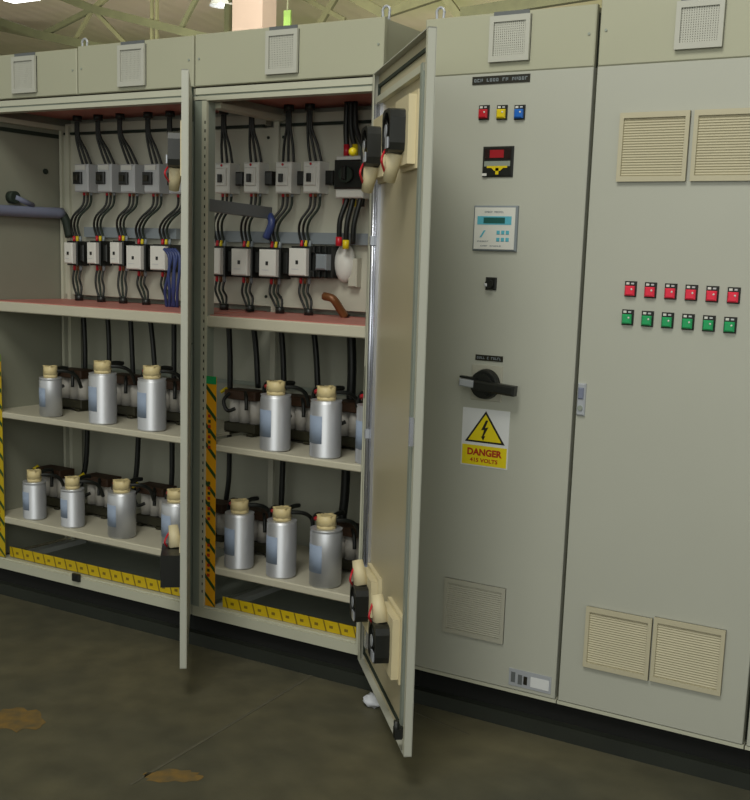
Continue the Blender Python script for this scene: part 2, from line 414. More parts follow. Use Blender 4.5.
# posts
def post(root, x0, x1, k='frame_paint', holes=True, z1=2.055):
    m = MB(); xm = x1-.022 if k == 'hinge_post' and holes else x1
    m.box(x0, xm, 0, .012, .14, z1, k)
    if xm < x1: m.box(xm, x1, 0, .012, .14, z1, 'frame_paint')
    m.box(x0, x0+.001, 0, .012, .14, z1, k); m.box(x0, x0+.003, .012, .05, .14, z1, k); m.box(x1-.003, x1, .012, .05, .14, z1, k)
    if holes:
        for i in range(60):
            z = .2+i*.03; m.box(x1-.009, x1-.004, -.0006, 0, z, z+.011, 'dark_gap')
    return m.build('front_post', root)
post(ab, -1.196, -1.165); post(ab, -.05, -.003, 'hinge_post', False)
post(cc, .004, .06, 'hinge_post'); post(cc, .768, .806, 'frame_paint', False)
m = MB(); m.box(-.012,-.002,-.004,0,1.98,2.1,'gasket'); m.build('hinge_cap', cc); m = MB(); m.box(-.016,-.004,-.006,0,1.17,1.6,'hinge_post'); m.box(-.018,-.002,-.008,0,1.165,1.17,'gasket'); m.build('hinge_strip', cc)
m = MB(); m.box(.035,.06,.44,.453,.14,2.05,'plate_paint'); m.build('rear_post', cc)
m = MB(); m.box(-1.17,-1.155,.44,.5,.14,2.05,'frame_paint'); m.box(-1.13,-1.11,.44,.5,.14,2.05,'frame_paint'); m.build('rear_post', ab)
m = MB(); m.box(.03,.085,.05,.52,2.03,2.05,'frame_paint'); m.box(.03,.04,.05,.52,2.05,2.085,'frame_paint'); m.build('roof_beam', cc)
m = MB(); m.box(-1.176,-1.15,.05,.52,2.03,2.05,'frame_paint'); m.box(-1.176,-1.17,.05,.52,1.995,2.012,'gasket'); m.build('roof_beam', ab)
m = MB(); m.box(.07,.11,.03,.5,.118,.14,'angle_grey'); m.build('floor_rail', cc)
m = MB(); m.box(-1.14,-1.09,.03,.5,.118,.14,'angle_grey'); m.build('floor_rail', ab)
for rt, X0, X1 in ((ab,-1.15,-.02),(cc,.06,.77)):
    m = MB(); m.box(X0, X1, .448, .454, 2.012, 2.022, 'gasket'); m.box(X0, X1, .46, .5, 2.022, 2.06, 'plate_paint'); m.build('upper_crossbar', rt)
# marking tapes
def vtape(root, x0, x1, z0, z1, ky, label):
    m = MB(); y = -.002 if x0 < -1 else .0
    m.box(x0, x1, .010, .012, z0, z1, ky)
    w = x1-x0; z = z0-.02; n = 0
    while z < z1-.01:
        s = max(z0, z); pts = [(x0, z+w*1.15), (x1, z+w*.15), (x1, z+w*.15+.018), (x0, z+w*1.15+.018)]
        pts = [(x, min(max(q, z0), z1)) for x, q in pts]
        m.prism(pts, .009, .010, 'tape_green'); z += .074; n += 1
    for zc in (z0+.22*(z1-z0), z0+.47*(z1-z0), z0+.78*(z1-z0)):
        for i in range(8): m.box(x0+w*.42, x0+w*.62, .0086, .0088, zc-.08+i*.02, zc-.068+i*.02, 'tape_green' if i%2 else 'sign_red')
    m.box(x0, x1, .0088, .010, z1-.03, z1, 'green_plastic')
    m.build('warning_tape', root, label=label)
def htape(root, x0, x1, z0, z1, label):
    m = MB(); m.box(x0, x1, .034, .036, z0, z1, 'tape_yellow2'); x = x0+.01; h = z1-z0
    while x < x1-.03:
        m.prism([(x, z1), (x+.006, z1), (x+.02, z0), (x+.014, z0)], .0332, .034, 'tape_olive')
        m.box(x+.03, x+.046, .0334, .034, z0+h*.35, z0+h*.6, 'tape_olive'); x += .066
    m.build('warning_tape', root, label=label)
vtape(cc, .042, .108, .148, 1.05, 'tape_yellow', 'upright orange-yellow tape with dark green diagonals')
htape(cc, .128, .766, .148, .19, 'yellow tape along the cabinet sill')
vtape(ab, -1.152, -1.085, .15, 1.05, 'tape_yellow2', 'upright yellow tape with dark green diagonals')
htape(ab, -1.083, -.055, .15, .195, 'yellow tape along the cabinet sill')
eye(ab, -.612, 2.276)
eye(cc, .775, 2.284)
# black door latch block on sill of the left cabinet
a = at(77, 577, 0); m = MB(); m.bbox(a.x-.018, a.x+.022, -.016, 0, .125, .158, 'black_plastic'); m.build('latch_block', ab)
m = MB(); m.bbox(.772,.782,-.006,0,1.03,1.14,'gasket'); m.bbox(.784,.792,-.008,0,1.04,1.13,'galv'); m.build('lock_catch', cc)

# ------------------------------------------------------------------ open doors
def open_door(root, hx, ang, W, tilt, z0, z1, fans, chrome, label, nname='door'):
    d = Vector((-math.cos(ang), -math.sin(ang), 0)); n = Vector((-math.sin(ang), math.cos(ang), 0))
    h = Vector((hx, -.004, 0)); tl = math.tan(math.radians(tilt))
    def T(s, t, z): return h + d*s + n*t + Vector((0,0,z)) - n*((z-z0)*tl)
    m = MB(T); m.box(0, W, -.002, -.0008, z0, z1, 'door_paint'); m.box(.003, W-.003, -.0008, 0, z0+.003, z1-.003, 'door_inner_reflect')
    m.box(W-.003, W, 0, .021, z0, z1, 'door_paint'); m.box(0, .003, 0, .021, z0, z1, 'door_paint')
    m.box(0, W, 0, .021, z0, z0+.003, 'door_paint'); m.box(0, W, 0, .021, z1-.003, z1, 'door_paint')
    m.box(W-.022, W-.003, .018, .021, z0, z1, 'frame_paint'); m.box(.003, .022, .018, .021, z0, z1, 'frame_paint')
    door = m.build(nname, root, label=label)
    m = MB(T); m.box(.04, W-.045, .0, .006, z1-.045, z1-.035, 'gasket'); m.box(.04, W-.045, 0, .006, z0+.03, z0+.04, 'gasket')
    m.box(.03, .038, 0, .008, z0+.03, z1-.035, 'gasket'); m.box(W-.048, W-.04, 0, .008, z0+.03, z1-.035, 'gasket'); m.build('door_gasket', door)
    m = MB(T); m.box(.05, .09, 0, .010, z0+.07, z1-.08, 'galv'); m.box(W-.085, W-.06, 0, .02, z0+.07, z1-.08, 'hinge_post')
    m.box(.05, W-.06, 0, .018, z1-.1, z1-.08, 'frame_paint'); m.build('stiffener_frame', door, label='bright galvanised stiffener')
    if chrome:
        m = MB(T); m.cyl((W-.03,.04,z0+.05), (W-.03,.04,z0+.1), .008, 'black_plastic'); m.bbox(W-.05,W-.02,.02,.045,z0+.045,z0+.075,'black_plastic'); m.build('latch', door)
        m = MB(T); m.bbox(W-.02, W-.006, .02, .034, 1.0, 1.08, 'galv'); m.build('lock_catch', door)
        m = MB(T); m.cyl((.036,.012,.35),(.036,.012,2.0),.007,'galv'); m.build('lock_rod', door, label='shiny vertical locking rod')
        for z in (.42,.9,1.55): m = MB(T); m.bbox(.026,.046,.003,.022,z,z+.03,'label_silver'); m.build('rod_guide', door)
    for sc, zc in fans:
        m = MB(T); q = .105
        m.box(sc-q, sc+q, .0, .012, zc-q, zc+q, 'cream_housing'); m.box(sc-q+.012, sc+q-.012, .012, .034, zc-q+.012, zc+q-.012, 'cream_housing')
        m.build('fan_filter', door, label='cream filter housing')
        m = MB(T)
        # axial fan: square frame with round opening, hub and blades
        N = 24; F = .06; pts = []
        for y in (.034, .078):
            for i in range(N):
                t = 2*math.pi*i/N; c, s_ = math.cos(t), math.sin(t); k = F/max(abs(c), abs(s_)); k = min(k, F*1.28)
                pts.append((m.pt((sc+k*c, y, zc+k*s_)), m.pt((sc+.052*c, y, zc+.052*s_))))
        for i in range(N):
            j = (i+1) % N; A, B, C, E_ = pts[i], pts[j], pts[N+i], pts[N+j]
            m.face([A[0],B[0],E_[0],C[0]], 'black_plastic'); m.face([A[1],C[1],E_[1],B[1]], 'black_plastic')
            m.face([C[0],E_[0],E_[1],C[1]], 'black_plastic'); m.face([A[0],A[1],B[1],B[0]], 'black_plastic')
        m.cyl((sc,.04,zc),(sc,.072,zc),.021,'black_plastic'); 
        for i in range(4):
            t = math.pi/4+i*math.pi/2; m.tube([(sc+.02*math.cos(t),.07,zc+.02*math.sin(t)), (sc+.055*math.cos(t),.07,zc+.055*math.sin(t))], .003, 'black_plastic')
        for i in range(7):
            t = 2*math.pi*i/7; c, s_ = math.cos(t), math.sin(t); c2, s2 = math.cos(t+.6), math.sin(t+.6)
            ids = [m.pt(p) for p in ((sc+.02*c,.045,zc+.02*s_),(sc+.05*c,.045,zc+.05*s_),(sc+.05*c2,.062,zc+.05*s2),(sc+.02*c2,.062,zc+.02*s2))]
            jds = [m.pt(p) for p in ((sc+.02*c,.047,zc+.02*s_),(sc+.05*c,.047,zc+.05*s_),(sc+.05*c2,.064,zc+.05*s2),(sc+.02*c2,.064,zc+.02*s2))]
            m.face(ids,'black_plastic'); m.face(jds[::-1],'black_plastic')
            for a in range(4): m.face([ids[a],ids[(a+1)%4],jds[(a+1)%4],jds[a]],'black_plastic')
        m.build('cooling_fan', door, label='black axial fan')
        m = MB(T); m.cyl((sc,.078,zc),(sc,.0795,zc),.019,'label_silver'); m.bbox(sc+.02,sc+.055,.078,.084,zc-.05,zc-.02,'label_silver'); m.build('fan_label', door)
        up = 1 if zc < 1 else -1
        m = MB(T); m.cyl((sc+.0,.05,zc+up*.055),(sc-.03,.06,zc+up*.135),.026,'cream_housing',r2=.018,n=14); m.build('fan_capacitor', door, label='cream rounded capacitor')
        m = MB(T); m.tube([(sc-.02,.075,zc+up*.05),(sc+.01,.09,zc+up*.08),(sc-.02,.075,zc+up*.11)], .0035, 'red_plastic'); m.build('fan_lead', door, label='short red lead')
    return door, T
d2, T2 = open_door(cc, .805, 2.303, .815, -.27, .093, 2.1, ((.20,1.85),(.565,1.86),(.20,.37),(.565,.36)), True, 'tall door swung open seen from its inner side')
d1, T1 = open_door(ab, -.006, 2.262, .60, 0, .1, 2.072, ((.17,1.86),(.17,.36)), False, 'door swung open seen edge on')
# yellow knob, black relay and cream cone by the upper fans
m = MB(T2); m.ball((.12,.10,1.84), .014, 'yellow_plastic'); m.build('fan_switch', d2, label='small yellow knob beside the upper fan')
# black terminal block low on the door seen edge on
m = MB(T1); m.bbox(.12,.3,.02,.1,.30,.42,'black_plastic'); m.build('terminal_block', d1)

# ------------------------------------------------------------------ closed cabinets D, E, F
def closed_cabinet(label, x0, x1, hz0, hz1, vx, group='closed control cabinets'):
    root = thing('control_cabinet', ((x0+x1)/2, .3, .1), label, 'electrical cabinet', group)
    header(root, x0+.006, x1-.006, hz0+.0005, hz1, vx, hz0+.03, hz1-.012 if hz1 < 2.27 else hz1-.03)
    m = MB(); m.box(x0+.006, x1-.006, .022, .56, .1, hz0, 'header_paint'); m.box(x0-.002, x1+.002, .03, .5, .12, hz1-.02, 'dark_gap'); m.box(x0+.002, x1-.002, .003, .05, .1, .112, 'frame_paint'); m.build('body', root)
    m = MB(); m.bbox(x0+.006, x1-.006, 0, .02, .114, hz0-.0006, 'door_paint', .0018); d = m.build('door', root)
    return root, d
def grille(parent, x0, x1, z0, z1, kf, kd, d=.012, n=22):
    m = MB(); m.box(x0, x1, -.004, 0, z0, z1, kd); b = .012
    for a in ((x0,x0+b,z0,z1),(x1-b,x1,z0,z1),(x0+b,x1-b,z0,z0+b*1.3),(x0+b,x1-b,z1-b*1.3,z1)): m.box(a[0],a[1],-d,0,a[2],a[3],kf)
    for i in range(n):
        z = z0+b*1.3+(z1-z0-2.6*b)*(i+.5)/n; h = (z1-z0-2.6*b)/n*.42
        ids = [m.pt(p) for p in ((x0+b,-.004,z-h),(x1-b,-.004,z-h),(x1-b,-.0068,z-h*.2),(x0+b,-.0068,z-h*.2),(x1-b,-.004,z+h),(x0+b,-.004,z+h))]
        m.face([ids[0],ids[1],ids[2],ids[3]],kf); m.face([ids[3],ids[2],ids[4],ids[5]],kf)
    return m.build('ventilation_grille', parent)
def pilot(parent, x, z, k, w=.036, h=.046, kind='pilot_lamp', plain=False):
    m = MB(); m.bbox(x-w/2, x+w/2, -.006, 0, z-h/2, z+h/2, 'black_plastic', .002)
    m.bbox(x-w*.40, x+w*.40, -.017, -.006, z-h*.42, z+h*.2, k, .004)
    m.box(x-w*.36, x-w*.1, -.0075, -.006, z+h*.28, z+h*.42, 'white_plastic'); m.box(x+.002, x+w*.3, -.0075, -.006, z+h*.3, z+h*.4, 'grey_plastic')
    if not plain: m.ball((x+w*.2,-.016,z-h*.02), .0035, 'white_plastic', n=8, m=5);  # white bead standing in for the highlight on the lens
    return m.build(kind, parent)
dd, ddoor = closed_cabinet('closed control cabinet with meter, rotary switch and danger sign, right beside the opened door', .955, 1.542, 2.085, 2.262, 1.262)
ee, edoor = closed_cabinet('closed cabinet with four beige grilles and two rows of red and green buttons', 1.542, 2.142, 2.085, 2.275, 1.845)
ff, fdoor = closed_cabinet('sliver of a closed cabinet at the right edge of the photo', 2.142, 2.742, 2.085, 2.275, 2.455)
# D front
for x, z, k in ((1.184,1.967,'red_plastic'),(1.246,1.965,'yellow_plastic'),(1.306,1.963,'blue_plastic')): pilot(ddoor, x, z, k, .036, .044)
m = MB(); m.box(1.138,1.334,-.003,0,2.052,2.076,'sign_black'); glyph_strip(m,1.144,1.328,2.059,2.069,-.003,'bluegrey_plastic',(3,4,2,5)); m.build('nameplate', ddoor, label='black nameplate with white lettering')
m = MB(); m.bbox(1.188,1.293,-.008,0,1.77,1.863,'black_plastic'); m.box(1.196,1.285,-.009,-.008,1.825,1.855,'meter_glass'); m.box(1.214,1.262,-.0098,-.009,1.828,1.852,'red_display'); m.box(1.196,1.285,-.009,-.008,1.802,1.818,'hinge_post'); m.build('digital_meter', ddoor, label='square black meter with red display')
m = MB(); m.box(1.206,1.276,-.010,-.009,1.797,1.803,'yellow_plastic'); m.box(1.236,1.247,-.010,-.009,1.777,1.797,'yellow_plastic'); m.prism([(1.222,1.797),(1.262,1.797),(1.252,1.788),(1.232,1.788)],-.010,-.009,'yellow_plastic'); m.box(1.19,1.206,-.010,-.009,1.773,1.781,'white_plastic'); m.build('meter_logo', ddoor)
m = MB(); X0, X1, Z0, Z1 = 1.168, 1.32, 1.541, 1.682
m.bbox(X0,X1,-.012,0,Z0,Z1,'bluegrey_plastic',.004); m.box(X0+.006,X1-.006,-.0135,-.012,Z0+.006,Z1-.006,'white_plastic')
m.box(X0+.016,X1-.018,-.0145,-.0135,Z0+.082,Z0+.108,'cyan_panel'); m.box(X0+.038,X1-.04,-.0152,-.0145,Z0+.086,Z0+.104,'lcd')
for i in range(3):
    for j in range(2): m.bbox(X0+.085+i*.016, X0+.096+i*.016, -.0155, -.0135, Z0+.03+j*.022, Z0+.042+j*.022, 'cyan_panel', .001)
m.build('power_factor_controller', ddoor, label='white controller with cyan display and keys')
m = MB(); glyph_strip(m, X0+.04, X1-.045, Z0+.118, Z0+.124, -.0136, 'bluegrey_plastic', (5,6)); glyph_strip(m, X0+.018, X0+.06, Z0+.028, Z0+.032, -.0136, 'bluegrey_plastic', (5,)); m.prism([(X0+.026,Z0+.042),(X0+.032,Z0+.042),(X0+.046,Z0+.064),(X0+.04,Z0+.064)],-.0145,-.0135,'cyan_panel'); glyph_strip(m, X0+.03, X1-.05, Z0+.014, Z0+.018, -.0136, 'bluegrey_plastic', (4,6)); m.build('controller_legend', ddoor)
m = MB(); m.bbox(1.218,1.256,-.008,0,1.419,1.459,'black_plastic'); m.cyl((1.237,-.022,1.438),(1.237,-.008,1.438),.013,'black_plastic'); m.bbox(1.222,1.232,-.026,-.01,1.43,1.44,'grey_plastic'); m.build('selector_switch', ddoor, label='small black selector switch')
m = MB(); m.box(1.194,1.291,-.003,0,1.193,1.211,'sign_black'); glyph_strip(m,1.199,1.286,1.198,1.206,-.003,'bluegrey_plastic',(4,1,5)); m.build('nameplate', ddoor, label='small black nameplate above the rotary handle')
# rotary handle
cx, cz = 1.238, 1.118
m = MB(); m.bbox(cx-.055,cx+.055,-.004,0,cz-.055,cz+.06,'grille_grey'); m.cyl((cx,-.03,cz),(cx,-.004,cz),.045,'black_plastic',r2=.05,n=28); m.cyl((cx,-.042,cz),(cx,-.03,cz),.036,'black_plastic',n=24)
def RH(s, t, z): a = math.radians(-4); return Vector((cx+s*math.cos(a)-z*math.sin(a), t, cz+s*math.sin(a)+z*math.cos(a)))
h = MB(RH); h.bbox(-.02,.125,-.066,-.036,-.017,.015,'black_plastic',.006)
m.build('handle_mount', ddoor); h.build('rotary_handle', ddoor, label='black rotary isolator handle')
h = MB(RH); h.bbox(-.072,-.015,-.062,-.038,-.012,.012,'label_silver',.004); h.box(-.076,-.015,-.05,-.03,.014,.02,'black_plastic'); h.build('handle_pointer', ddoor, label='silver pointer of the rotary handle')
# danger sign
def SG(x, y, z): return Vector((x-.0, y, z))
m = MB(); m.box(1.157,1.326,-.002,0,.846,1.036,'sign_white'); s = m.build('warning_sign', ddoor, label='white and yellow high voltage DANGER sign')
m = MB(); tx = 1.2415
m.prism([(tx-.072,.925),(tx+.072,.925),(tx,1.03)],-.0028,-.002,'sign_black'); m.prism([(tx-.060,.931),(tx+.060,.931),(tx,1.019)],-.0036,-.0028,'sign_yellow')
m.prism([(tx+.002,1.000),(tx-.014,.966),(tx-.003,.968),(tx-.010,.945),(tx-.014,.946),(tx-.005,.933),(tx+.002,.949),(tx-.004,.947),(tx+.012,.978),(tx+.0,.975),(tx+.010,1.0)],-.0044,-.0036,'sign_black'); m.build('voltage_symbol', ddoor)
m = MB(); m.box(1.161,1.322,-.0028,-.002,.850,.915,'sign_yellow'); m.build('sign_text_field', ddoor)
text(ddoor, 'DANGER', tx, .892, .03, -.0032, 'sign_red', .0012, .125)
text(ddoor, '415 VOLTS', tx, .866, .018, -.0032, 'sign_red', .0004, .1)
grille(ddoor, 1.118, 1.345, .262, .452, 'grille_grey', 'grille_grey', .008)
m = MB(); m.box(1.372,1.522,-.002,0,.128,.186,'label_silver'); m.box(1.380,1.395,-.003,-.002,.140,.175,'duct_grey'); m.box(1.405,1.42,-.003,-.002,.137,.17,'duct_grey'); m.box(1.425,1.438,-.003,-.002,.14,.168,'sign_black'); m.box(1.45,1.515,-.003,-.002,.137,.172,'sign_white'); m.build('rating_plate', ddoor, label='silver rating plate low on the door')
# E front
for a in ((1.632,1.838,1.752,1.948),(1.851,2.057,1.752,1.948)): grille(edoor, *a, 'grille_beige', 'grille_beige_dark')
for a in ((1.628,1.840,.250,.448),(1.846,2.062,.252,.455)): grille(edoor, *a, 'grille_beige', 'grille_beige_dark')
for i in range(6):
    x = 1.697+.0607*i; pilot(edoor, x, 1.441-.0012*i, 'red_lens'); pilot(edoor, x-.003, 1.357-.0012*i, 'green_lens', kind='push_button')
m = MB(); m.bbox(1.552,1.578,-.010,0,1.048,1.148,'label_silver',.004); m.bbox(1.556,1.574,-.015,-.010,1.10,1.135,'duct_blue',.004); m.cyl((1.565,-.014,1.072),(1.565,-.008,1.072),.008,'hinge_post'); m.build('door_lock', edoor, label='pale flush door lock')
for x, z in ((1.52,.105),(1.6,.105),(2.14,.105)):
    pass
eye(dd, .98, 2.262)

# ------------------------------------------------------------------ devices
def fuse_switch(kind):
    t = thing('fuse_switch', (0,0,0), '', 'fuse switch')
    if kind == 0:
        m = MB(); m.bbox(-.042,.042,-.075,0,-.06,.06,'grey_plastic',.006); m.box(-.03,.03,-.08,-.075,.035,.055,'white_plastic'); m.build('housing', t, base=(0,0,0))
        m = MB(); m.bbox(-.040,.010,-.088,-.075,-.026,.026,'black_plastic',.004); m.bbox(-.028,-.004,-.096,-.088,-.012,.012,'dark_core',.003); m.build('toggle', t, base=(0,0,0))
    else:
        m = MB(); m.bbox(-.038,.038,-.07,0,-.06,.06,'white_plastic',.006); m.bbox(-.026,.026,-.078,-.07,-.032,.04,'white_plastic',.004); m.build('housing', t, base=(0,0,0))
        m = MB(); m.bbox(-.008,.008,-.092,-.078,-.018,.014,'black_plastic',.003); m.build('toggle', t, base=(0,0,0)); MB().ball((0,-.072,.05),.005,'red_plastic').build('indicator', t, base=(0,0,0))
        m = MB(); m.bbox(.052,.086,-.05,0,-.028,.026,'black_plastic',.005); m.build('auxiliary_block', t, base=(0,0,0), label='small dark auxiliary block')
    for i, k in ((-1,'red_plastic'),(0,'copper_brown'),(1,'bluegrey_plastic')):
        MB().cyl((i*.022,-.035,-.072),(i*.022,-.035,-.058),.006,k,n=8).build('ferrule', t, base=(0,0,0))
    return t
def contactor(w, hgt):
    t = thing('contactor', (0,0,0), '', 'contactor'); h = hgt/2
    m = MB(); m.bbox(-w/2-.006, w/2+.006, -.075, 0, -h-.008, h+.008, 'black_plastic', .004); m.build('body', t, base=(0,0,0))
    m = MB(); m.bbox(-w/2, w/2, -.098, -.07, -h, h, 'white_plastic', .004); m.box(-.006,.006,-.0995,-.098,-.008,.006,'black_plastic'); m.box(-w*.3,w*.1,-.0988,-.098,-h*.55,-h*.5,'grey_plastic'); m.build('cover', t, base=(0,0,0), label='white front cover')
    m = MB(); m.bbox(w/2+.008, w/2+.03, -.06, 0, -h*.8, h*.85, 'black_plastic', .004); m.build('auxiliary_block', t, base=(0,0,0))
    for i, k in ((-1,'red_plastic'),(0,'yellow_plastic'),(1,'bluegrey_plastic')):
        MB().cyl((i*.02,-.04,h+.0),(i*.02,-.04,h+.03),.0065,k,n=8).build('ferrule', t, base=(0,0,0)); MB().cyl((i*.02,-.04,-h-.03),(i*.02,-.04,-h),.0065,('red_plastic','copper_brown','bluegrey_plastic')[i+1],n=8).build('ferrule', t, base=(0,0,0))
    return t
ORD = ['leftmost','second','third','fourth','fifth']
YP = .454
# left cabinet switches: px centre
fb = fuse_switch(0); LB = [(81,178),(104,178),(127,178.5),(151,178.5),(176,179)]; SB = []
for i, (u, v) in enumerate(LB):
    p = at(u, v, .38); SB.append(p)
    place(fb, i == 0, (p.x, YP, p.z), '%s of five grey fuse switches with square dark windows, far left cabinet' % (ORD[i] if i==0 else ORD[i]+' from left'))['group'] = 'grey fuse switches in the far left cabinet'
fc = fuse_switch(1); LC = [(221,178),(250,177.5),(282,177.5),(310,177)]; SC = []
for i, (u, v) in enumerate(LC):
    p = at(u, v, .38); SC.append(p)
    place(fc, i == 0, (p.x, YP, p.z), '%s of four white fuse switches with small black toggles, middle cabinet' % (ORD[i] if i==0 else ORD[i]+' from left'))['group'] = 'white fuse switches in the middle cabinet'
cs = contactor(.052,.092); cb = contactor(.082,.1)
KB = [(68,253),(91,253),(114,253),(133,257.5),(157,258)]; CB = []
for i, (u, v) in enumerate(KB):
    p = at(u, v, .357); CB.append(p); pr = cs if i < 3 else cb
    o = place(pr, i in (0, 3), (p.x, YP, p.z), '%s contactor%s, %s white cover, in the far left cabinet' % (ORD[i], '' if i==0 else ' from the left', 'narrow' if i < 3 else 'wide'))
    o['group'] = 'contactors in the far left cabinet'
KC = [(212,261),(239,262),(267,263),(297,262)]; CC = []
for i, (u, v) in enumerate(KC):
    p = at(u, v, .357); CC.append(p)
    o = copy_tree(cb); o.location = (p.x, YP, p.z); o.scale = (1.0,1,1.06)
    o['label'] = '%s white fronted contactor%s in the cabinet between the open doors' % (ORD[i], '' if i==0 else ' from the left'); o['group'] = 'contactors in the middle cabinet'
# moulded case breaker
p = at(350, 175, .37); MC = p
t = thing('circuit_breaker', (p.x, YP, p.z), 'large black moulded case breaker at the top right of the middle cabinet', 'circuit breaker')
m = MB(); m.bbox(p.x-.062,p.x+.062,.364,YP,p.z-.085,p.z+.07,'white_plastic',.005); m.build('housing', t)
m = MB(); m.bbox(p.x-.062,p.x+.062,.352,.364,p.z-.052,p.z+.055,'black_plastic',.005); m.build('front_cover', t, label='black front cover')
m = MB(); m.cyl((p.x,.335,p.z+.0),(p.x,.352,p.z+.0),.03,'gasket'); m.bbox(p.x-.008,p.x+.008,.318,.336,p.z-.02,p.z+.03,'black_plastic'); m.build('rotary_knob', t)
for i, k in ((-1,'red_plastic'),(0,'yellow_plastic'),(1,'cyan_tape')):
    MB().cyl((p.x+i*.038,.4,p.z+.07),(p.x+i*.038,.4,p.z+.115),.012,k,n=10).build('ferrule', t); MB().cyl((p.x+i*.038,.4,p.z-.115),(p.x+i*.038,.4,p.z-.085),.011,('red_plastic','yellow_plastic','black_plastic')[i+1],n=10).build('ferrule', t)
# big contactor without cover + clear dome
p = at(321, 262, .38)
t = thing('power_contactor', (p.x, YP, p.z), 'black contactor without a cover at the right end of the row', 'contactor')
m = MB(); m.bbox(p.x-.05,p.x+.045,.39,YP,p.z-.062,p.z+.062,'black_plastic'); 
for i in (-1,0,1):
    for j in (-1,1): m.bbox(p.x-.012+i*.027-.01, p.x-.012+i*.027+.008, .375, .39, p.z+j*.047-.013, p.z+j*.047+.013, 'black_plastic')
m.build('body', t)
m = MB(); m.bbox(p.x-.01,p.x+.04,.352,.39,p.z-.03,p.z+.03,'bluegrey_plastic',.006); m.build('coil_cover', t)
p = at(338, 263, .38)
t = thing('cable_cover', (p.x, YP, p.z), 'rounded white plastic shroud under the thick red and yellow cable ends', 'cover')
m = MB(); m.ball((p.x,.43,p.z), .05, 'white_plastic', n=18, m=10, sq=(.9,.7,1.5)); m.build('shroud', t)
m = MB(); m.bbox(p.x+.02,p.x+.06,.42,YP,p.z-.09,p.z+.02,'plate_paint'); m.build('bracket', t)

# ------------------------------------------------------------------ wiring
def bundle(name, label, cat, wires, group, wire_name='wire', caps=()):
    """wires: list of (points, radius, material); each is a part"""
    b = Vector(wires[0][0][-1]); t = thing(name, tuple(b), label, cat, group)
    for P, r_, k in wires: MB().tube(P, r_, k, n=7, sub=4).build(wire_name, t)
    for a, b_, r_, k in caps: MB().cyl(a, b_, r_, k, n=10).build('grommet', t)
    return t
K = 'black_cable'; YW = .40
def A3(u, v, y=YW): return tuple(at(u, v, y))
WHERE = ['above the leftmost','above the second','above the third','above the fourth','above the fifth']
def topset(u, S, i, side, name):
    s = S[i]; top = at(u, 104, YW); W = []
    for j in (-1,0,1):
        e = Vector((s.x+j*.026, .42, s.z+.056)); a = Vector((top.x+j*.008, YW, 2.09)); mid = Vector((top.x+j*.009, YW, 2.0))
        q = mid.lerp(e, .5)+Vector((j*.004,0,0)); W.append(([a, mid, q, e], .0056, K))
    bundle('feeder_cable', 'black cables fanning down %s fuse switch of the %s' % (WHERE[i], name), 'cable', W, 'cable bundles hanging from the roof of the '+name,
           caps=[((top.x,YW,2.06),(top.x,YW,2.088),.02,'black_plastic')])
for i, u in enumerate((77,98,120,148,170)): topset(u, SB, i, -1, 'far left cabinet')
for i, u in enumerate((224,252,289,310)): topset(u, SC, i, 1, 'middle cabinet')
W = []
for j in (-1,0,1):
    a = A3(351+j*4, 104); W.append(([(a[0],YW,2.09), A3(351+j*5,128), (MC.x+j*.038,.4,MC.z+.105)], .011, K))
bundle('feeder_cable', 'thick black cables coming down into the large black breaker', 'cable', W, 'cable bundles hanging from the roof of the middle cabinet')
def midset(S, C, i, name, j0=0):
    s, c = S[i], C[i]; W = []; sp = .02
    for j in (-1,0,1):
        a = Vector((s.x+j*.022, .42, s.z-.07)); e = Vector((c.x+j*.02, .414, c.z+.07))
        off = Vector((-.03 if s.x > c.x+.03 else .004, -.03, 0))
        W.append(([a, a+Vector((.002,-.012,-.045)), a.lerp(e,.5)+Vector((0,-.035,0)), e+Vector((-.006,-.012,.05)), e], .0052, K if j != 1 else 'gasket'))
    bundle('link_cable', 'three black wires curving from the %s fuse switch down to its contactor, %s' % (ORD[i], name), 'cable', W, 'wires between fuse switches and contactors of the '+name)
for i in range(5): midset(SB, CB, i, 'far left cabinet')
for i in range(4): midset(SC, CC, i, 'middle cabinet')
W = []
for (u0, v0), (u1, v1), k in (((347,193),(339,240),'red_plastic'),((353,193),(346,243),'yellow_plastic'),((361,191),(353,244),K)):
    W.append(([A3(u0,v0,.4), A3(u0-.5,v0+8,.385), A3(u1+1,v1-20,.37), A3(u1,v1,.38)], .0105, K))
b = bundle('link_cable', 'thick black wires curving below the large black breaker with red and yellow ends', 'cable', W, 'wires between fuse switches and contactors of the middle cabinet')
for (u1, v1, k) in ((339,240,'red_plastic'),(346,243,'yellow_plastic')):
    MB().cyl(A3(u1,v1-3,.378), A3(u1-.3,v1+6,.378), .013, k, n=10).build('cable_end', b)
def lowset(C, i, u, name, h):
    c = C[i]; g = at(u, 305, .36); W = []
    for j in (-1,0,1):
        a = Vector((c.x+j*.02, .414, c.z-h)); e = Vector((g.x+j*.006, .38, 1.285))
        W.append(([a, a+Vector((0,-.01,-.04)), a.lerp(e,.6)+Vector((j*.012,-.005,0)), e], .0050, (K,'gasket',K)[j+1]))
    bundle('outgoing_cable', 'three wires gathering from the %s contactor into the shelf grommet, %s' % (ORD[i], name), 'cable', W, 'wires below the contactors of the '+name,
           caps=[((g.x,.38,1.279),(g.x,.38,1.305),.019,'black_plastic')])
for i, u in enumerate((76,98,120,143,167)): lowset(CB, i, u, 'far left cabinet', .07)
for i, u in enumerate((221,247,277,306)): lowset(CC, i, u, 'middle cabinet', .075)
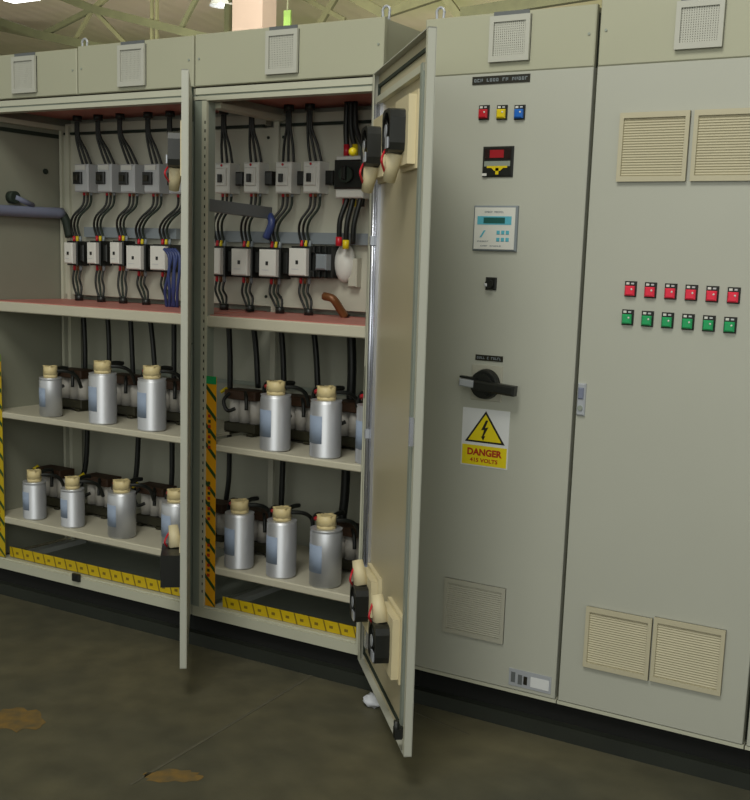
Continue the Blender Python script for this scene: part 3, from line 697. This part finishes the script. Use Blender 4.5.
# copper-brown cable
p0 = A3(324,296,.3); bundle('spare_cable', 'thick brown cable end bending into the shelf grommet of the middle cabinet', 'cable', [([A3(324,296,.33), A3(333,299,.33), A3(340,309,.36), (at(345,316,.38).x,.38,1.283)], .016, 'copper_brown'), ([A3(338,304,.365), A3(342,311,.37), (at(347,317,.4).x,.4,1.283)], .013, K)], 'spare cable')
# droppers under shelves
def drop(us, y, label, r_, shelfz, group):
    P = [at(u, v, y) for u, v in us]; P[0] = Vector((P[0].x, y, shelfz))
    t = tag(MB().tube(P, r_, K, n=8, sub=5).build('riser_cable', base=tuple(P[-1])), label, 'cable', group)
    return t
for i, us in enumerate((((83,318),(85,345),(85,385)), ((107,318),(109,345),(109,390)), ((130,320),(132,350),(134,398)), ((149,322),(153,345),(156,385)), ((174,325),(174,350),(174,395)))):
    drop(us, .40, '%s black cable%s dropping from the top shelf of the far left cabinet' % (ORD[i], '' if i==0 else ' from the left'), .0115, 1.262, 'cables under the top shelf of the far left cabinet')
for i, us in enumerate((((228,330),(230,355),(230,392)), ((252,330),(256,350),(258,388)), ((280,332),(283,355),(284,390)), ((312,335),(316,352),(318,392)), ((350,340),(352,370),(349,425)))):
    drop(us, .40, '%s black cable%s dropping from the top shelf of the middle cabinet' % (ORD[i], '' if i==0 else ' from the left'), .012 if i < 4 else .018, 1.262, 'cables under the top shelf of the middle cabinet')
for i, us in enumerate((((88,433),(86,462),(80,486)), ((139,440),(137,465),(133,494)), ((172,447),(172,470),(171,492)))):
    drop(us, .38, '%s black cable%s below the middle shelf of the far left cabinet' % (ORD[i], '' if i==0 else ' from the left'), .012, .787, 'cables under the middle shelf of the far left cabinet')
for i, us in enumerate((((229,458),(229,475),(226,500)), ((283,465),(282,485),(281,510)), ((346,474),(345,492),(342,520)))):
    drop(us, .38, '%s black cable%s below the middle shelf of the middle cabinet' % (ORD[i], '' if i==0 else ' from the left'), (.011,.012,.018)[i], .777, 'cables under the middle shelf of the middle cabinet')
# ducts
t = thing('cable_conduit', (-1.13, .25, 1.66), 'blue-grey sleeved cable run along the left side wall of the far left cabinet', 'cable conduit')
m = MB(); m.tube([(-1.165+.01,.03,1.66),(-1.15,.25,1.662),(-1.135,.42,1.665)], .024, 'duct_blue', n=12); m.build('sleeve', t)
m = MB(); m.tube([(-1.14,.42,1.665),(-1.12,.43,1.63),(-1.10,.43,1.56)], .02, 'gasket', n=10); m.build('sleeve_end', t)
p = at(17, 197, .18); 
t = thing('door_stay', (-1.15, .19, 1.72), 'grey round-ended stay bracket above the sleeved cable run on the left wall', 'bracket')
m = MB(); m.cyl((-1.176,.16,1.72),(-1.14,.16,1.72),.026,'gasket'); m.build('pivot', t); m = MB(); m.tube([(-1.145,.16,1.72),(-1.145,.26,1.69)], .012, 'duct_blue'); m.build('arm', t)
m = MB(); m.cyl((-1.176,.36,1.845),(-1.168,.36,1.845),.012,'gasket'); m.cyl((-1.176,.46,1.84),(-1.168,.46,1.84),.01,'gasket'); m.build('bolt', ab)
t = thing('cable_conduit', (.03, .25, 1.68), 'dark grey cable trunking running back between the fuse switches and contactors of the middle cabinet', 'cable conduit')
m = MB(); A = at(206, 205, .02); B = at(268, 213, .40)
dv = (B-A).normalized(); sd = Vector((-dv.y, dv.x, 0))*.02
i = [m.pt(v) for v in (A-sd-Vector((0,0,.022)), A+sd-Vector((0,0,.022)), A+sd+Vector((0,0,.022)), A-sd+Vector((0,0,.022)), B-sd-Vector((0,0,.022)), B+sd-Vector((0,0,.022)), B+sd+Vector((0,0,.022)), B-sd+Vector((0,0,.022)))]
for c in ((0,1,2,3),(7,6,5,4),(0,4,5,1),(1,5,6,2),(2,6,7,3),(3,7,4,0)): m.face([i[x] for x in c], 'duct_grey')
m.build('trunking', t)
m = MB(); m.tube([A3(268,214,.40), A3(272,222,.38), A3(266,238,.38)], .016, 'blue_wire'); m.build('wire_end', t, label='blue wires leaving the trunking')
# horizontal wiring channel between rows
for nm, u0, u1, v0, v1, yy in (('far left cabinet',86,178,232,236,.44),('middle cabinet',206,372,236,243,.44)):
    A = at(u0, v0, yy); B = at(u1, v1, yy); B.z = A.z
    t = tag(MB().box(A.x, B.x, yy-.012, YP, A.z-.022, A.z+.022, 'bluegrey_plastic').build('wiring_channel', base=tuple(A)), 'blue-grey wiring channel crossing the back plate of the %s' % nm, 'wiring channel')
# blue wires by left door
W = []; random.seed(4)
for j in range(5):
    u = 167+j*2.6; W.append(([A3(u-3,249,.30), A3(u+2,256,.30), A3(u+2-j%2*3,272,.30), A3(u-2+j%3*2,290,.31), A3(u,308,.34)], .0065, 'blue_wire'))
bundle('control_wire_loom', 'loom of blue control wires beside the edge of the left open door', 'cable', W, 'blue loom')

# ------------------------------------------------------------------ capacitors
def capacitor(R, H, capk='cream_plastic'):
    t = thing('capacitor', (0,0,0), '', 'capacitor')
    m = MB(); m.cyl((0,0,0),(0,0,.006),R*.93,'aluminium',r2=R,n=32); m.cyl((0,0,.006),(0,0,H-.012),R,'aluminium',n=32,caps=False)
    m.cyl((0,0,H-.012),(0,0,H-.008),R,'aluminium',r2=R*.95,n=32,caps=False); m.cyl((0,0,H-.008),(0,0,H),R*.95,'aluminium',r2=R*1.0,n=32); m.build('can', t, base=(0,0,0))
    m = MB(); n = 10; a0, a1 = math.radians(218), math.radians(290); L = []
    for i in range(n+1):
        a = a0+(a1-a0)*i/n; c, s_ = math.cos(a), math.sin(a)
        L.append([m.pt((rr*c, rr*s_, z)) for rr, z in ((R+.0008,H*.26),(R+.0008,H*.74),(R-.001,H*.74),(R-.001,H*.26))])
    for A, B in zip(L, L[1:]):
        for q in range(4): m.face([A[q],B[q],B[(q+1)%4],A[(q+1)%4]], 'can_label', q == 0)
    m.build('sticker', t, base=(0,0,0), label='pale blue sticker')
    m = MB(); q = R*.64; hh = .048
    m.cyl((0,0,H),(0,0,H+.012),R*.6,'cream_plastic',n=20); m.cyl((0,0,H+.012),(0,0,H+hh),q,'cream_plastic',r2=q*.94,n=8)
    for i in range(3):
        t_ = math.pi*(.5+2*i/3); m.box(q*.75*math.cos(t_)-.007, q*.75*math.cos(t_)+.007, q*.75*math.sin(t_)-.007, q*.75*math.sin(t_)+.007, H+hh, H+hh+.002, 'cream_plastic')
    m.build('terminal_cap', t, base=(0,0,0), label='cream terminal cap')
    z = H+.03
    m = MB(); m.tube([(-q*.7,0,z),(-R*.9,.01,z-.004),(-R*1.15,.03,z-.012)], .008, 'red_plastic'); m.build('lead', t, base=(0,0,0), label='red lead')
    m = MB(); m.tube([(-q*.6,.015,z+.012),(-R*1.1,.03,z+.006),(-R*1.45,.035,z-.03),(-R*1.25,.04,z-.07),(-R*1.05,.05,z-.06)], .0075, K); m.build('lead', t, base=(0,0,0), label='black looping lead')
    m = MB(); m.tube([(q*.5,.02,z-.002),(R*.9,.06,z-.006),(R*1.1,.10,z-.03),(R*1.0,.13,z-.08)], .008, K); m.tube([(0,q*.7,z),(-.01,R*1.4,z+.006),(-.02,R*2.4,z)], .009, K); m.build('lead', t, base=(0,0,0), label='black rear lead')
    return t
def capset(lst, y, zs, names, group, first):
    for i, ((u, v, R, H), nm) in enumerate(zip(lst, names)):
        p = at(u, v, y); o = capacitor(R, H); o.location = (p.x, y, zs); o['label'] = nm; o['group'] = group
capset([(51,412,.0475,.165),(103,420,.057,.208),(152,426,.057,.208)], .078, .80,
       ['small silver capacitor can at the left end of the middle shelf, far left cabinet','silver capacitor can in the middle of the middle shelf, far left cabinet','silver capacitor can nearest the edge-on door on the middle shelf'], 'silver capacitors on the middle shelf of the far left cabinet', 1)
capset([(275,448,.0575,.208),(325,458,.0575,.208),(371,466,.0575,.208)], .078, .79,
       ['silver capacitor can on the left of the middle shelf, middle cabinet','silver capacitor can second on the middle shelf of the middle cabinet','silver capacitor mostly hidden behind the right post, middle shelf'], 'silver capacitors on the middle shelf of the middle cabinet', 1)
capset([(35,517,.05,.165),(73,525,.05,.165),(122,535,.058,.188),(176,540,.058,.188)], .078, .335,
       ['silver capacitor can at the far left end of the bottom shelf','second silver capacitor can from the left on the bottom shelf','wide silver capacitor can third from the left on the bottom shelf','silver capacitor can partly behind the edge-on open door, bottom shelf'], 'silver capacitors on the bottom shelf of the far left cabinet', 1)
capset([(239,566,.057,.215),(281,574,.057,.215),(325,584,.06,.215)], .078, .31,
       ['silver capacitor can beside the orange tape on the bottom shelf','silver capacitor can in the middle of the bottom shelf, middle cabinet','silver capacitor can nearest the right post on the bottom shelf, middle cabinet'], 'silver capacitors on the bottom shelf of the middle cabinet', 1)

def reactor():
    t = thing('reactor', (0,0,0), '', 'reactor')
    m = MB(); m.bbox(-.085,.085,-.045,.045,.012,.052,'dark_core',.004); m.bbox(-.075,-.045,-.052,.052,0,.012,'dark_core'); m.bbox(.045,.075,-.052,.052,0,.012,'dark_core'); m.build('lower_yoke', t, base=(0,0,0), label='dark laminated lower yoke')
    m = MB()
    for x in (-.055,0,.055): m.cyl((x,0,.052),(x,0,.155),.028,'coil_white',n=18)
    m.build('coil', t, base=(0,0,0), label='three pale coils')
    m = MB(); m.bbox(-.085,.085,-.045,.045,.155,.195,'brown_core',.004); m.build('upper_yoke', t, base=(0,0,0), label='brown laminated upper yoke')
    m = MB(); m.tube([(-.05,-.05,.18),(-.055,-.08,.15),(-.03,-.085,.11),(.0,-.07,.12)], .008, K); m.tube([(.03,-.04,.19),(.06,-.07,.17),(.07,-.08,.12)], .008, K); m.tube([(-.08,-.03,.2),(-.1,-.05,.18)], .008, 'yellow_plastic'); m.build('lead', t, base=(0,0,0))
    return t
re = reactor(); first = True
for us, z, nm, grp in (((76,128,176), .80, ('between first and second capacitors, middle shelf, far left cabinet','between second and third capacitors, middle shelf, far left cabinet','just left of the edge-on door on the middle shelf'), 'reactors on the middle shelf of the far left cabinet'),
                   ((246,302,356), .79, ('beside the orange tape on the middle shelf','between the two capacitors on the middle shelf of the middle cabinet','behind the right post on the middle shelf of the middle cabinet'), 'reactors on the middle shelf of the middle cabinet'),
                   ((56,102,156), .335, ('between the two leftmost capacitors of the bottom shelf','behind the third capacitor of the bottom shelf, far left cabinet','between the two rightmost capacitors of the bottom shelf, far left cabinet'), 'reactors on the bottom shelf of the far left cabinet'),
                   ((214,264,352), .31, ('behind the orange tape on the bottom shelf','between the first two capacitors on the bottom shelf, middle cabinet','behind the right post on the bottom shelf, middle cabinet'), 'reactors on the bottom shelf of the middle cabinet')):
    for u, w_ in zip(us, nm):
        p = at(u, 410 if z > .5 else 530, .30)
        o = place(re, first, (p.x, .30, z), 'brown and white reactor ' + w_, (.92,1,.92)); o['group'] = grp; first = False

# small crumpled white lump on the floor by the open door
random.seed(11); p = atz(373, 706, FZ)
m = MB(); m.ball((p.x,p.y,p.z+.02), .034, 'lump_white', n=14, m=9, sq=(1,1,.7))
m.v = [(x+random.uniform(-.006,.006), y+random.uniform(-.006,.006), max(FZ+.001, z+random.uniform(-.005,.005))) for x, y, z in m.v]
tag(m.build('white_lump', base=(p.x,p.y,FZ)), 'small crumpled white lump on the floor beside the foot of the open door', 'paper')

# ------------------------------------------------------------------ light
W_ = bpy.data.worlds.new('World'); scene.world = W_; W_.use_nodes = True
W_.node_tree.nodes['Background'].inputs[0].default_value = (.82,.84,.76,1); W_.node_tree.nodes['Background'].inputs[1].default_value = .62
def area(loc, tgt, sx, sy, e, c):
    l = bpy.data.lights.new('area', 'AREA'); l.shape = 'RECTANGLE'; l.size = sx; l.size_y = sy; l.energy = e; l.color = c
    o = bpy.data.objects.new('area', l); COL.objects.link(o); o.location = loc
    o.rotation_euler = (Vector(tgt)-Vector(loc)).to_track_quat('-Z','Y').to_euler()
area((1.6,-3.2,5.0), (1.1,0,1.2), 1.7, 1.4, 108, (1,.99,.9))
area((3.2,-5.5,2.6), (.2,0,1.2), 4, 2.5, 66, (.98,1,.94))
area((-3,4.5,2.6), (-3,9,5.6), 9, 2, 1250, (1,.96,.84))  # added uplight hidden behind the cabinets to brighten the roof, no real fixture
scene.view_settings.view_transform = 'Standard'; scene.view_settings.look = 'None'; scene.view_settings.exposure = 0; scene.view_settings.gamma = 1
scene.view_settings.use_curve_mapping = False

for o in COL.objects:
    l = o.get('label')
    if l and len(l.replace('-',' ').split()) > 16: print('LONG', len(l.split()), l)
